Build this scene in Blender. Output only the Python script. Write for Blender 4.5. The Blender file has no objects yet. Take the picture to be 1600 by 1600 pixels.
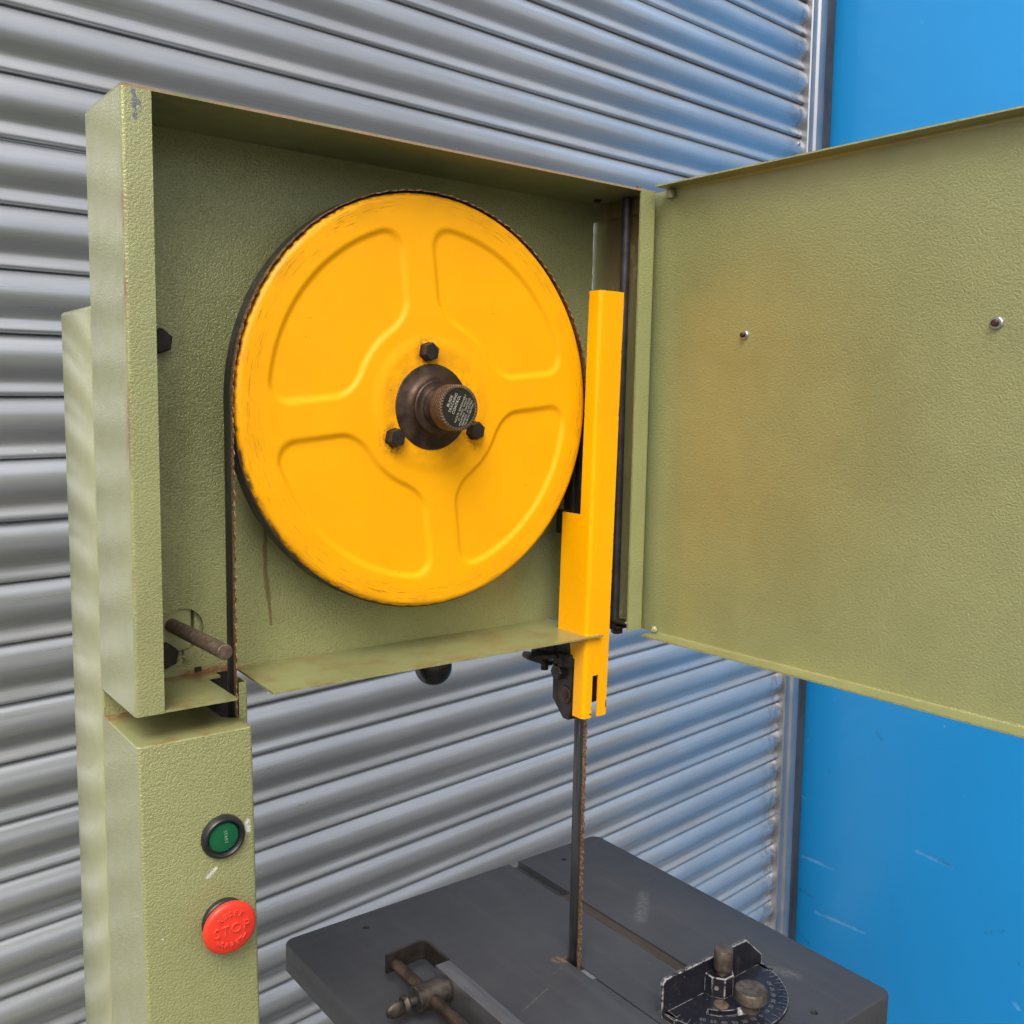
import bpy, bmesh, math, random
from math import sin, cos, pi, radians, hypot, atan2
from mathutils import Vector, Matrix
random.seed(7)
S = bpy.context.scene
COL = S.collection

# ------------------------------------------------------------------ camera
# axes: X along the front of the machine, Y into its depth, Z up, origin at the upper wheel's hub; metres
GROUND = -1.55
cam = bpy.data.cameras.new('camera'); cam.sensor_width = 36; cam.lens = 1526.74 / 1600 * 36
cam.clip_start = .02; cam.clip_end = 400
co = bpy.data.objects.new('camera', cam); COL.objects.link(co); S.camera = co
yaw, pit, rol = .6539, .1104, .0178
f = Vector((sin(yaw)*cos(pit), cos(yaw)*cos(pit), -sin(pit)))
r0 = Vector((cos(yaw), -sin(yaw), 0)); u0 = r0.cross(f)
r = r0*cos(rol) + u0*sin(rol); u = -r0*sin(rol) + u0*cos(rol)
M = Matrix((r, u, -f)).transposed().to_4x4(); M.translation = (-.4659, -.7245, .0021)
co.matrix_world = M
# ------------------------------------------------------------------ sky, sun, exposure
SUN_ELEV, SUN_AZ = radians(50), radians(221)      # azimuth clockwise from +Y: behind the camera, in front of the shutter
w = bpy.data.worlds.new('World'); S.world = w; w.use_nodes = True
nt = w.node_tree; bg = nt.nodes['Background']
sky = nt.nodes.new('ShaderNodeTexSky'); sky.sky_type = 'NISHITA'; sky.sun_disc = False
sky.sun_elevation = SUN_ELEV; sky.sun_rotation = SUN_AZ
sky.air_density = 1.0; sky.dust_density = 6.0; sky.ozone_density = .6
hs = nt.nodes.new('ShaderNodeHueSaturation'); hs.inputs['Saturation'].default_value = .45   # cloud cover greys the sky
nt.links.new(sky.outputs[0], hs.inputs['Color']); nt.links.new(hs.outputs[0], bg.inputs[0])
bg.inputs[1].default_value = .15
sl = bpy.data.lights.new('sun', 'SUN'); sl.energy = 1.3; sl.angle = radians(35); sl.color = (1, .96, .9)
so = bpy.data.objects.new('sun', sl); COL.objects.link(so)
sd = Vector((sin(SUN_AZ)*cos(SUN_ELEV), cos(SUN_AZ)*cos(SUN_ELEV), sin(SUN_ELEV)))
so.rotation_euler = sd.to_track_quat('Z', 'Y').to_euler()
S.view_settings.view_transform = 'Standard'; S.view_settings.look = 'None'
S.view_settings.exposure = 0.25; S.view_settings.gamma = 1
S.render.engine = 'CYCLES'

# ------------------------------------------------------------------ material helpers
class NT:
    def __init__(self, name):
        self.m = bpy.data.materials.new(name); self.m.use_nodes = True
        self.t = self.m.node_tree; self.b = self.t.nodes['Principled BSDF']
        self.pos = self.n('ShaderNodeTexCoord').outputs['Object']
        self._xyz = None
    def n(self, ty, ins=None, **pr):
        x = self.t.nodes.new(ty)
        for k, v in pr.items(): setattr(x, k, v)
        for k, v in (ins or {}).items(): self.put(x.inputs[k], v)
        return x
    def put(self, sock, v):
        if isinstance(v, bpy.types.NodeSocket): self.t.links.new(v, sock)
        else:
            if isinstance(v, (tuple, list)) and len(v) == 3 and sock.type == 'RGBA': v = (*v, 1)
            sock.default_value = v
    def math(self, op, a, b=None, c=None, clamp=False):
        x = self.n('ShaderNodeMath', operation=op, use_clamp=clamp)
        for i, v in enumerate((a, b, c)):
            if v is not None: self.put(x.inputs[i], v)
        return x.outputs[0]
    def mix(self, fac, a, b, mode='MIX'):
        x = self.n('ShaderNodeMix', data_type='RGBA', blend_type=mode)
        self.put(x.inputs[0], fac); self.put(x.inputs[6], a); self.put(x.inputs[7], b)
        return x.outputs[2]
    def rng(self, v, a, b, c=0., d=1.):
        x = self.n('ShaderNodeMapRange', interpolation_type='SMOOTHSTEP')
        for i, q in enumerate((v, a, b, c, d)): self.put(x.inputs[i], q)
        return x.outputs[0]
    def noise(self, scale, detail=3, rough=.55, vec=None, stretch=None, dist=0):
        v = vec or self.pos
        if stretch:
            v = self.n('ShaderNodeMapping', {'Vector': v, 'Scale': stretch}).outputs[0]
        x = self.n('ShaderNodeTexNoise', {'Vector': v, 'Scale': scale, 'Detail': detail, 'Roughness': rough, 'Distortion': dist})
        return x.outputs[0]
    def xyz(self):
        if not self._xyz: self._xyz = self.n('ShaderNodeSeparateXYZ', {0: self.pos}).outputs
        return self._xyz
    def bump(self, h, strength, dist, normal=None):
        x = self.n('ShaderNodeBump', {'Height': h, 'Strength': strength, 'Distance': dist})
        if normal: self.put(x.inputs['Normal'], normal)
        return x.outputs[0]
    def edge(self, rad=.0025):
        bv = self.n('ShaderNodeBevel', {'Radius': rad}, samples=4).outputs[0]
        g = self.n('ShaderNodeNewGeometry').outputs['Normal']
        d = self.n('ShaderNodeVectorMath', {0: bv, 1: g}, operation='DOT_PRODUCT').outputs['Value']
        return self.math('SUBTRACT', 1., d)
    def seg(self, a, b, w, axes=(0, 2), soft=.5, wob=None):
        """mask of a stroke between two points (metres) in a coordinate plane"""
        X = self.xyz(); px, pz = X[axes[0]], X[axes[1]]
        if wob: px = self.math('ADD', px, wob)
        dx, dz = b[0]-a[0], b[1]-a[1]; L2 = dx*dx+dz*dz
        ax = self.math('SUBTRACT', px, a[0]); az = self.math('SUBTRACT', pz, a[1])
        t = self.math('ADD', self.math('MULTIPLY', ax, dx/L2), self.math('MULTIPLY', az, dz/L2), clamp=True)
        ex = self.math('SUBTRACT', ax, self.math('MULTIPLY', t, dx)); ez = self.math('SUBTRACT', az, self.math('MULTIPLY', t, dz))
        d = self.math('SQRT', self.math('ADD', self.math('MULTIPLY', ex, ex), self.math('MULTIPLY', ez, ez)))
        return self.rng(d, w*soft, w, 1., 0.)
    def out(self, color=None, rough=None, metal=None, normal=None, **kw):
        b = self.b.inputs
        for k, v in (('Base Color', color), ('Roughness', rough), ('Metallic', metal), ('Normal', normal)):
            if v is not None: self.put(b[k], v)
        for k, v in kw.items(): self.put(b[k.replace('_', ' ')], v)
        return self.m
def mx(n, *a):
    o = a[0]
    for q in a[1:]: o = n.math('MAXIMUM', o, q)
    return o

GREEN = (.37, .385, .172); GREEN_D = (.22, .22, .085)
RUST = (.15, .062, .028); RUST_D = (.05, .028, .018)
def green(name, rust=0., grime=.16, bumpy=1., extra=None, chips=True, tint=1., coat=.35, met=.26):
    """hammered olive machine enamel"""
    n = NT(name)
    worm = n.noise(600, 1.8, .5, dist=.7)
    ham = n.rng(worm, .30, .46, 1., 0.)
    fine = n.noise(700, 2, .6)
    big = n.noise(9, 3, .6)
    h = n.math('ADD', n.math('MULTIPLY', n.rng(worm, .32, .62), 1.), n.math('MULTIPLY', fine, .35))
    c = n.mix(n.rng(big, .3, .75), tuple(q*tint for q in GREEN), tuple(q*tint*.86 for q in GREEN))
    c = n.mix(n.math('MULTIPLY', ham, grime), c, tuple(q*tint*.55 for q in GREEN_D))
    speck = n.rng(n.noise(95, 4, .65), .70, .76)
    c = n.mix(n.math('MULTIPLY', speck, n.math('MULTIPLY', n.rng(n.noise(14, 2), .5, .7), .5)), c, (.10, .085, .035))
    if chips:
        e = n.edge(.0022)
        ch = n.math('MULTIPLY', n.rng(e, .03, .12), n.rng(n.noise(210, 4, .7), .50, .60))
        c = n.mix(n.math('MULTIPLY', ch, .75), c, (.13, .085, .045))
        wear = n.math('MULTIPLY', n.rng(e, .015, .10), .35)
        c = n.mix(wear, c, (.50, .50, .22))
    ru = None
    if rust:
        ru = n.math('MULTIPLY', n.rng(n.noise(28, 6, .7), .52, .70), rust)
        c = n.mix(ru, c, n.mix(n.noise(160, 3), RUST, (.30, .19, .07)))
    if extra: c = extra(n, c)
    rough = n.rng(n.noise(40, 3), .3, .7, .30, .42)
    nm = n.bump(h, .50*bumpy, .0007)
    n.put(n.b.inputs['Coat Normal'], n.bump(h, .10*bumpy, .0008))
    n.b.inputs['Coat Weight'].default_value = coat; n.b.inputs['Coat Roughness'].default_value = .17
    return n.out(c, rough, met, nm, Specular_IOR_Level=.5)
def stain(n, c):
    wob = n.math('MULTIPLY', n.math('SUBTRACT', n.noise(70, 2), .5), .004)
    pts = [(-.1318, -.095), (-.1322, -.145), (-.1296, -.168), (-.1274, -.190)]
    m = mx(n, *[n.seg(a, b, w_, wob=wob, soft=.35) for a, b, w_ in zip(pts, pts[1:], (.0026, .0032, .0020))])
    c = n.mix(n.math('MULTIPLY', m, .72), c, (.15, .095, .022))
    # dark grime towards the left run of the blade and around the spindle hole, rust along the foot
    X = n.xyz()
    gr = n.math('MULTIPLY', n.rng(X[0], -.262, -.15, 1., 0.), n.rng(n.noise(22, 5, .7, stretch=(1, 1, .35)), .46, .68))
    c = n.mix(n.math('MULTIPLY', gr, .6), c, (.115, .10, .035))
    lo = n.math('MULTIPLY', n.math('MULTIPLY', n.rng(X[2], -.2235, -.215, 1., 0.), n.rng(X[0], -.215, -.20)), n.rng(X[0], -.165, -.15, 1., 0.))
    c = n.mix(n.math('MULTIPLY', lo, n.rng(n.noise(120, 4), .35, .55)), c, (.24, .11, .045))
    d = n.seg((-.221, -.188), (-.205, -.203), .016, soft=.2)
    c = n.mix(n.math('MULTIPLY', d, n.rng(n.noise(110, 5, .7), .48, .6)), c, (.07, .035, .018))
    return c
def left_wear(n, c):
    X = n.xyz()
    m = n.math('MULTIPLY', n.rng(X[2], .02, .19), n.rng(n.noise(30, 5, .65, stretch=(1, 1, .16)), .50, .72))
    m = n.math('MULTIPLY', m, n.rng(X[1], -.028, .02, 1., .3))
    c = n.mix(n.math('MULTIPLY', m, .5), c, (.34, .21, .10))
    # rusty speckle beside the front corner
    k = n.math('MULTIPLY', n.rng(X[1], -.029, -.018, 1., 0.), n.rng(X[0], -.2655, -.2635, 1., 0.))
    k = n.math('MULTIPLY', k, n.rng(n.noise(60, 5, .7, stretch=(1, 1, .3)), .47, .6))
    c = n.mix(n.math('MULTIPLY', k, .55), c, (.22, .11, .06))
    wb = n.math('MULTIPLY', n.math('SUBTRACT', n.noise(260, 4, .7), .5), .008)
    g = n.math('MULTIPLY', mx(n, n.seg((-.2583, .206), (-.2572, .188), .0020, wob=wb), n.seg((-.2550, .199), (-.2535, .193), .0018, wob=wb)), n.rng(n.noise(220, 4, .7), .36, .50))
    return n.mix(g, c, (.15, .15, .175))
def col_marks(n, c):
    m = mx(n, n.seg((-.2122, -.3500), (-.2186, -.3552), .0017), n.math('MULTIPLY', n.seg((-.1866, -.320), (-.1856, -.327), .0028), n.rng(n.noise(500, 3), .38, .5)))
    m = mx(n, m, n.seg((-.2533, -.392), (-.2530, -.3926), .0009))
    return n.mix(m, c, (.74, .73, .66))
def shelf_rust(n, c):
    X = n.xyz()
    a = n.rng(n.noise(26, 6, .72), .44, .66)
    c = n.mix(n.math('MULTIPLY', a, .75), c, (.29, .20, .07))
    b = n.math('MULTIPLY', n.rng(X[1], .036, .05), n.rng(X[0], -.16, -.13, 1., 0.))
    c = n.mix(n.math('MULTIPLY', b, n.rng(n.noise(130, 4), .36, .5)), c, (.25, .12, .055))
    sp = n.rng(n.noise(700, 2), .70, .74)
    return n.mix(n.math('MULTIPLY', sp, .6), c, (.55, .50, .25))
def door_wall_rust(n, c):
    X = n.xyz()
    a = n.math('MULTIPLY', n.rng(n.noise(34, 6, .75, stretch=(1, 1, .45)), .30, .50), n.rng(X[2], .02, .19, .35, 1.))
    a = n.math('MULTIPLY', a, n.math('MULTIPLY', n.rng(X[1], .03, .056, 1., .0), n.rng(X[1], -.0275, -.024)))
    return n.mix(n.math('MULTIPLY', a, .8), c, (.17, .085, .035))
def top_rust_shade(n, c):
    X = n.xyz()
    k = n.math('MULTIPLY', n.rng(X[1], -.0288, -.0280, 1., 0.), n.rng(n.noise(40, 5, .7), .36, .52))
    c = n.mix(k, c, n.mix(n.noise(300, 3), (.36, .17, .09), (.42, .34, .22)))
    return n.mix(n.math('MULTIPLY', n.rng(n.noise(20, 5, .7, stretch=(.3, 1, 1)), .5, .7), .35), c, (.11, .075, .03))  # brown grime, also deepening the painted shade under the plate
G = green('hammered_green_enamel')
G_SIDE = green('hammered_green_worn_side', bumpy=.7, extra=left_wear, coat=.75)
G_BACK = green('hammered_green_stained_back', grime=.42, bumpy=1.15, extra=stain, chips=False)
G_COL = green('hammered_green_column', extra=col_marks, coat=.6)
G_SPINE = green('hammered_green_spine', bumpy=.45, coat=.75, grime=.15)
G_SHELF = green('hammered_green_rusty_shelf', bumpy=.3, extra=shelf_rust, grime=.1, tint=.95)
G_TOP = green('hammered_green_shaded_top_plate', bumpy=.3, extra=top_rust_shade, chips=False, tint=.85)  # tint lowered to put underside shade into the colour
G_WALL = green('hammered_green_rusty_wall', bumpy=.75, extra=door_wall_rust)
G_DOOR = green('hammered_green_door', grime=.06, bumpy=.85, coat=.6, met=.42)

def yellow(name, wheel=False):
    n = NT(name); X = n.xyz()
    c = n.mix(n.rng(n.noise(16, 4), .3, .7), (.96, .425, .0001), (.92, .40, .0001))
    sp = n.rng(n.noise(130, 3, .6), .745, .765)
    c = n.mix(n.math('MULTIPLY', sp, .8), c, (.10, .04, .012))
    if wheel:
        rr = n.math('SQRT', n.math('ADD', n.math('MULTIPLY', X[0], X[0]), n.math('MULTIPLY', X[2], X[2])))
        th = n.math('ARCTAN2', X[2], X[0])
        pv = n.n('ShaderNodeCombineXYZ', {0: n.math('MULTIPLY', rr, 900.), 1: n.math('MULTIPLY', th, 5.), 2: 0.}).outputs[0]
        ring = n.n('ShaderNodeTexNoise', {'Vector': pv, 'Scale': 1., 'Detail': 5., 'Roughness': .7}).outputs[0]
        band = n.math('MULTIPLY', n.rng(rr, .154, .170), n.rng(n.noise(9, 3), .32, .52))
        scr = n.math('MULTIPLY', n.rng(ring, .565, .615), band)
        c = n.mix(n.math('MULTIPLY', scr, .72), c, (.16, .065, .012))
        soot = n.math('MULTIPLY', n.rng(rr, .150, .180), n.rng(n.noise(24, 5), .42, .68))
        c = n.mix(n.math('MULTIPLY', soot, .30), c, (.42, .17, .01))
        rim = n.math('MULTIPLY', n.rng(rr, .1755, .1785), n.rng(n.noise(120, 4, .7), .44, .58))
        c = n.mix(n.math('MULTIPLY', rim, .85), c, (.07, .045, .022))
        # greasy dirt around the bolts and the boss
        for (bx, bz) in BOLTS:
            d = n.seg((bx, bz), (bx+.001, bz-.003), .017, soft=.35)
            c = n.mix(n.math('MULTIPLY', n.math('MULTIPLY', d, n.rng(n.noise(260, 5, .75), .44, .58)), .8), c, (.22, .09, .015))
        d = n.rng(rr, .037, .062, 1., 0.)
        c = n.mix(n.math('MULTIPLY', n.math('MULTIPLY', d, n.rng(n.noise(60, 5, .7), .36, .62)), .5), c, (.50, .2, .008))
    else:
        e = n.edge(.002)
        ch = n.math('MULTIPLY', n.rng(e, .03, .10), n.rng(n.noise(120, 5, .75), .55, .61))
        c = n.mix(ch, c, (.09, .04, .02))
        mk = mx(n, n.seg((.192, -.292), (.1915, -.298), .0011), n.seg((.1705, -.3028), (.1735, -.3032), .0011), n.seg((.1985, .001), (.1978, -.008), .0007))
        c = n.mix(mk, c, (.09, .03, .015))
    ro = n.rng(n.noise(60, 4), .3, .7, .36, .46) if wheel else n.rng(n.noise(60, 4), .3, .7, .24, .36)
    nm = n.bump(n.math('ADD', n.noise(300, 2), n.math('MULTIPLY', n.noise(35, 2), 1.5)), .10, .0008)
    return n.out(c, ro, 0., nm, Specular_IOR_Level=.28)
BOLTS = [(-.0068, .0452), (-.0400, -.0285), (.0430, -.0225)]
Y_WHEEL = yellow('yellow_wheel_enamel', True); Y_GUARD = yellow('yellow_guard_enamel')

def metal(name, a, b, rough=(.4, .6), met=.8, scale=60, bump_=.15, stretch=None, det=5):
    n = NT(name)
    k = n.rng(n.noise(scale, det, .65, stretch=stretch), .35, .68)
    return n.out(n.mix(k, a, b), n.rng(n.noise(scale*1.7, 3), .3, .7, *rough), met, n.bump(n.noise(scale*6, 3), bump_, .0006))
BROWN_L = metal('worn_brown_knob', (.095, .076, .060), (.19, .155, .125), (.42, .58), .7, 120)
DARK = metal('blackened_steel', (.022, .020, .020), (.050, .038, .030), (.38, .55), .5)
BROWN = metal('browned_steel', (.050, .041, .036), (.112, .092, .079), (.38, .58), .75, 90)
BROWN_D = metal('dark_browned_steel', (.040, .027, .020), (.105, .066, .045), (.42, .6), .7, 70)
ROD = metal('rusty_steel_rod', (.10, .068, .050), (.21, .150, .112), (.5, .7), .55, 240, .35)
BLACKP = metal('black_plastic', (.014, .014, .016), (.022, .021, .022), (.32, .45), 0, 80, .04)
PLATE = metal('black_printed_plate', (.012, .010, .008), (.018, .015, .012), (.34, .42), 0, 80, .02)
BALL = metal('black_ball_plastic', (.012, .012, .012), (.02, .02, .02), (.25, .35), 0)
RED = metal('red_plastic', (.80, .045, .022), (.74, .036, .018), (.36, .44), 0, 40, .03)
RED_L = metal('lighter_red_relief', (.86, .10, .060), (.80, .075, .045), (.36, .44), 0, 200, .03)  # slightly lighter red for the raised lettering
BTN = metal('green_plastic', (.006, .115, .045), (.005, .095, .04), (.30, .40), 0, 40, .03)
WHITE = metal('white_print', (.75, .72, .63), (.55, .52, .44), (.5, .6), 0, 400)
PALE = metal('pale_worn_relief', (.20, .36, .22), (.12, .26, .15), (.4, .5), 0, 300)
ALU = metal('bright_aluminium', (.55, .55, .56), (.40, .40, .41), (.3, .45), .9, 200)
STEEL = metal('ground_steel', (.27, .27, .29), (.19, .18, .185), (.32, .5), .8, 30, .1, (6, .4, 1))
RODD = metal('dull_dark_rod', (.075, .068, .075), (.045, .040, .042), (.45, .6), .5, 60)
WELD = metal('painted_weld', (.50, .48, .34), (.30, .28, .15), (.4, .6), .1, 300)
WHITEP = metal('white_paint', (.80, .80, .80), (.66, .66, .65), (.45, .6), 0, 60)
TYRE = metal('dark_rubber_rim', (.028, .024, .022), (.065, .05, .038), (.45, .65), .2, 60, .2)
def knurled():
    n = NT('knurled_brown_steel'); X = n.xyz()
    th = n.math('ARCTAN2', X[2], X[0])
    a = n.math('ADD', n.math('MULTIPLY', th, 44.), n.math('MULTIPLY', X[1], 2000.))
    b = n.math('SUBTRACT', n.math('MULTIPLY', th, 44.), n.math('MULTIPLY', X[1], 2000.))
    h = n.math('MAXIMUM', n.math('SINE', a), n.math('SINE', b))
    k = n.rng(h, -.2, .9)
    c = n.mix(k, (.06, .036, .024), n.mix(n.rng(n.noise(120, 4), .35, .65), (.25, .185, .14), (.155, .11, .08)))
    return n.out(c, .45, .7, n.bump(h, .7, .0004))
KNURL = knurled()
def table_mat():
    n = NT('grey_cast_iron_top'); X = n.xyz()
    c = n.mix(n.rng(n.noise(6, 4, .6), .3, .7), (.058, .059, .067), (.074, .075, .082))
    st = n.noise(120, 4, .6, stretch=(1, .06, 1)); st2 = n.noise(90, 4, .6, stretch=(.05, 1, 1))
    c = n.mix(n.math('MULTIPLY', n.rng(st, .5, .8), .2), c, (.12, .12, .125))
    c = n.mix(n.math('MULTIPLY', n.rng(n.noise(45, 5, .7), .58, .7), .3), c, (.045, .043, .045))
    sc = mx(n, n.seg((.13, -.02), (.085, -.035), .0009, (0, 1)), n.seg((.165, .0), (.15, -.004), .0009, (0, 1)), n.seg((.30, .02), (.345, .06), .011, (0, 1), .1), n.seg((.34, -.13), (.352, -.15), .012, (0, 1), .1))
    c = n.mix(n.math('MULTIPLY', sc, n.rng(n.noise(200, 4), .4, .62, .1, .4)), c, (.24, .235, .23))
    dots = n.rng(n.noise(240, 2), .775, .785)
    c = n.mix(n.math('MULTIPLY', dots, .7), c, (.4, .39, .37))
    ru = n.seg((.170, .013), (.176, .008), .009, (0, 1), .2)
    c = n.mix(n.math('MULTIPLY', ru, n.rng(n.noise(250, 4), .42, .55)), c, (.24, .13, .08))
    ro = n.rng(n.math('ADD', st, n.math('MULTIPLY', st2, .5)), .5, 1.0, .44, .58)
    return n.out(c, ro, .35, n.bump(n.math('ADD', n.noise(420, 3), st), .12, .0005), Specular_IOR_Level=.45)
TABLE = table_mat()
def groove_mat():
    n = NT('browned_gauge_bar')
    k = n.rng(n.noise(60, 5, .65, stretch=(1, .12, 1)), .35, .65)
    return n.out(n.mix(k, (.075, .058, .047), (.125, .092, .068)), .5, .6, n.bump(n.noise(300, 3), .1, .0005))
GBAR = groove_mat()
def blade_mat():
    n = NT('saw_blade_steel'); X = n.xyz()
    st = n.noise(130, 5, .7, stretch=(1, 1, .035)); st2 = n.noise(420, 4, .7, stretch=(1, 1, .05))
    c = n.mix(n.rng(st, .42, .60), (.026, .025, .028), (.085, .085, .095))
    c = n.mix(n.math('MULTIPLY', n.rng(st2, .60, .72), .7), c, (.36, .35, .36))
    at = n.n('ShaderNodeAttribute', attribute_name='across').outputs['Fac']
    k = n.math('MULTIPLY', n.rng(at, .22, .34, 1., 0.), n.rng(n.noise(160, 4), .30, .5, .55, 1.))
    c = n.mix(k, c, n.mix(n.rng(n.noise(420, 3), .4, .62), (.19, .10, .05), (.42, .27, .15)))
    return n.out(c, n.math('ADD', n.math('MULTIPLY', k, .25), .33), .7, n.bump(st, .2, .0004))
BLADE = blade_mat()
def black_gauge():
    n = NT('chipped_black_enamel')
    e = n.edge(.0016)
    c = n.mix(n.rng(n.noise(30, 3), .3, .7), (.011, .011, .016), (.018, .018, .026))
    ch = n.math('MULTIPLY', n.rng(e, .03, .10), n.rng(n.noise(150, 5, .75), .43, .52))
    sp = n.rng(n.noise(420, 3, .6), .70, .73)
    d = n.math('MULTIPLY', n.rng(n.noise(70, 5, .7), .56, .7), .35)
    c = n.mix(d, c, (.075, .068, .065))
    c = n.mix(n.math('MAXIMUM', ch, n.math('MULTIPLY', sp, .8)), c, (.46, .45, .44))
    return n.out(c, .30, .1, n.bump(n.noise(400, 2), .1, .0004))
GAUGE = black_gauge()
def galv():
    n = NT('galvanised_slat')
    oi = n.n('ShaderNodeObjectInfo').outputs['Random']
    v = n.n('ShaderNodeVectorMath', {0: n.pos, 1: n.n('ShaderNodeCombineXYZ', {0: n.math('MULTIPLY', oi, 37.), 1: 0., 2: n.math('MULTIPLY', oi, 11.)}).outputs[0]}, operation='ADD').outputs[0]
    st = n.noise(260, 4, .6, vec=v, stretch=(.012, 1, 1)); blot = n.noise(7, 5, .65, vec=v, stretch=(.35, 1, 1.6))
    c = n.mix(n.rng(blot, .3, .7), (.605, .625, .650), (.485, .502, .522))
    c = n.mix(n.math('MULTIPLY', n.rng(st, .45, .75), .35), c, (.36, .365, .38))
    z = n.n('ShaderNodeSeparateXYZ', {0: n.pos}).outputs
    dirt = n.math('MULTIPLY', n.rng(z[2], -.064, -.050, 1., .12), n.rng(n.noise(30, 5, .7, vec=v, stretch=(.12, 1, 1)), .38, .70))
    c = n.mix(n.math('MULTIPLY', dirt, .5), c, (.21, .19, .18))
    end = n.math('MULTIPLY', n.rng(z[0], 1.40, 1.50), n.rng(n.noise(45, 5, .7, vec=v), .42, .6))
    c = n.mix(n.math('MULTIPLY', end, .65), c, (.16, .145, .135))
    sp = n.rng(n.noise(90, 3, .6, vec=v), .735, .755)
    c = n.mix(n.math('MULTIPLY', sp, .6), c, (.75, .75, .74))
    ro = n.math('ADD', n.rng(st, .3, .7, .27, .36), n.math('MULTIPLY', dirt, .22))
    wav = n.noise(5, 2, .5, vec=v, stretch=(.8, 1, .6))
    nm = n.bump(wav, .12, .003)
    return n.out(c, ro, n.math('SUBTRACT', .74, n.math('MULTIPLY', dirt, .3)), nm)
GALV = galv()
GUIDE = metal('galvanised_guide', (.44, .44, .46), (.33, .33, .345), (.34, .5), .85, 12, .1, (1, 1, .1))
GUIDE_D = metal('dark_guide_strip', (.10, .10, .105), (.055, .055, .058), (.5, .65), .5, 25, .1, (1, 1, .3))  # dark metal for the strip nearly flush with the guide
LIGHTMARKS = [((.733, -1.153), (.652, -1.156)), ((.441, -1.033), (.361, -1.041)), ((.69, -1.29), (.56, -1.289)), ((.759, -.991), (.735, -.993)), ((.204, -1.304), (.196, -1.312)), ((.534, .860), (.534, .856))]
DARKMARKS = [((.733, -1.367), (.699, -1.387)), ((.678, -.903), (.666, -.906)), ((.389, -1.039), (.36, -1.042)), ((.275, -1.167), (.233, -1.147)), ((.738, -1.248), (.701, -1.254)), ((.553, -.774), (.542, -.787)), ((.205, -1.205), (.201, -1.209))]
def blue_mat():
    n = NT('blue_painted_steel')
    c = n.mix(n.rng(n.noise(1.6, 4), .3, .7), (.010, .275, .67), (.009, .255, .62))
    X = n.xyz()
    A = (1, 2)
    L = [(a, b, .0075) for a, b in LIGHTMARKS]
    light = mx(n, *[n.seg(a, b, w_, A, .05) for a, b, w_ in L])
    c = n.mix(n.math('MULTIPLY', light, n.rng(n.noise(45, 5, .7), .36, .66, .0, .45)), c, (.30, .50, .72))
    dark = mx(n, *[n.seg(a, b, .006, A, .2) for a, b in DARKMARKS])
    c = n.mix(n.math('MULTIPLY', dark, n.rng(n.noise(90, 5, .7), .42, .6, 0., .6)), c, (.03, .08, .17))
    sp = n.rng(n.noise(70, 3), .755, .765); c = n.mix(n.math('MULTIPLY', sp, .6), c, (.35, .52, .7))
    dent = n.math('ADD', n.math('MULTIPLY', light, -1.), n.noise(3, 2))
    n.b.inputs['Coat Weight'].default_value = .25; n.b.inputs['Coat Roughness'].default_value = .2
    return n.out(c, .42, 0., n.bump(dent, .10, .006, n.bump(n.noise(240, 2), .06, .001)))
BLUE = blue_mat()
def ground_mat():
    n = NT('yard_concrete')
    c = n.mix(n.rng(n.noise(1.2, 6, .65), .3, .7), (.095, .092, .088), (.065, .064, .062))
    return n.out(n.mix(n.math('MULTIPLY', n.rng(n.noise(60, 4), .5, .8), .4), c, (.12, .117, .11)), .85, 0., n.bump(n.noise(140, 4), .3, .004))
GROUNDM = ground_mat()

# ------------------------------------------------------------------ mesh helpers
def BM(): return bmesh.new()
def box(bm, x0, x1, y0, y1, z0, z1, bev=0., seg=2):
    g = bmesh.ops.create_cube(bm, size=1)['verts']
    for v in g: v.co = Vector(((x0+x1)/2 + v.co.x*(x1-x0), (y0+y1)/2 + v.co.y*(y1-y0), (z0+z1)/2 + v.co.z*(z1-z0)))
    if bev:
        es = list({e for v in g for e in v.link_edges})
        bmesh.ops.bevel(bm, geom=es, offset=bev, segments=seg, affect='EDGES', profile=.5)
    return bm
AX = {'x': lambda a, b, h: Vector((h, a, b)), 'y': lambda a, b, h: Vector((a, h, b)), 'z': lambda a, b, h: Vector((a, b, h))}
def prism(bm, pts, axis, h0, h1, steps=1):
    """a closed polygon swept straight along an axis"""
    fn = AX[axis]; n = len(pts)
    R = [[bm.verts.new(fn(a, b, h0 + (h1-h0)*k/steps)) for a, b in pts] for k in range(steps+1)]
    for k in range(steps):
        for i in range(n): bm.faces.new((R[k][i], R[k][(i+1) % n], R[k+1][(i+1) % n], R[k+1][i]))
    bm.faces.new(R[0][::-1]); bm.faces.new(R[-1])
    bmesh.ops.recalc_face_normals(bm, faces=bm.faces)
    return bm
def rounded(pts, rad, n=5):
    """round the corners of an open polyline"""
    out = [Vector(pts[0])]
    for i in range(1, len(pts)-1):
        p = Vector(pts[i]); a = (Vector(pts[i-1])-p); b = (Vector(pts[i+1])-p)
        t = rad if not isinstance(rad, (list, tuple)) else rad[i-1]
        a = a.normalized()*t; b = b.normalized()*t
        for k in range(n+1):
            s = k/n; out.append((p+a)*(1-s)**2 + p*2*s*(1-s) + (p+b)*s*s)
    out.append(Vector(pts[-1])); return out
def sheet(pts, th, rad=.003, n=5):
    """closed outline of a folded sheet: a rounded polyline and its offset (to its left) by the thickness"""
    P = rounded(pts, rad, n); Q = []
    for i, p in enumerate(P):
        a = P[max(i-1, 0)]; b = P[min(i+1, len(P)-1)]; d = (b-a).normalized()
        Q.append(p + Vector((-d.y, d.x))*th)
    return [tuple(p) for p in P] + [tuple(q) for q in Q[::-1]]
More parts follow.
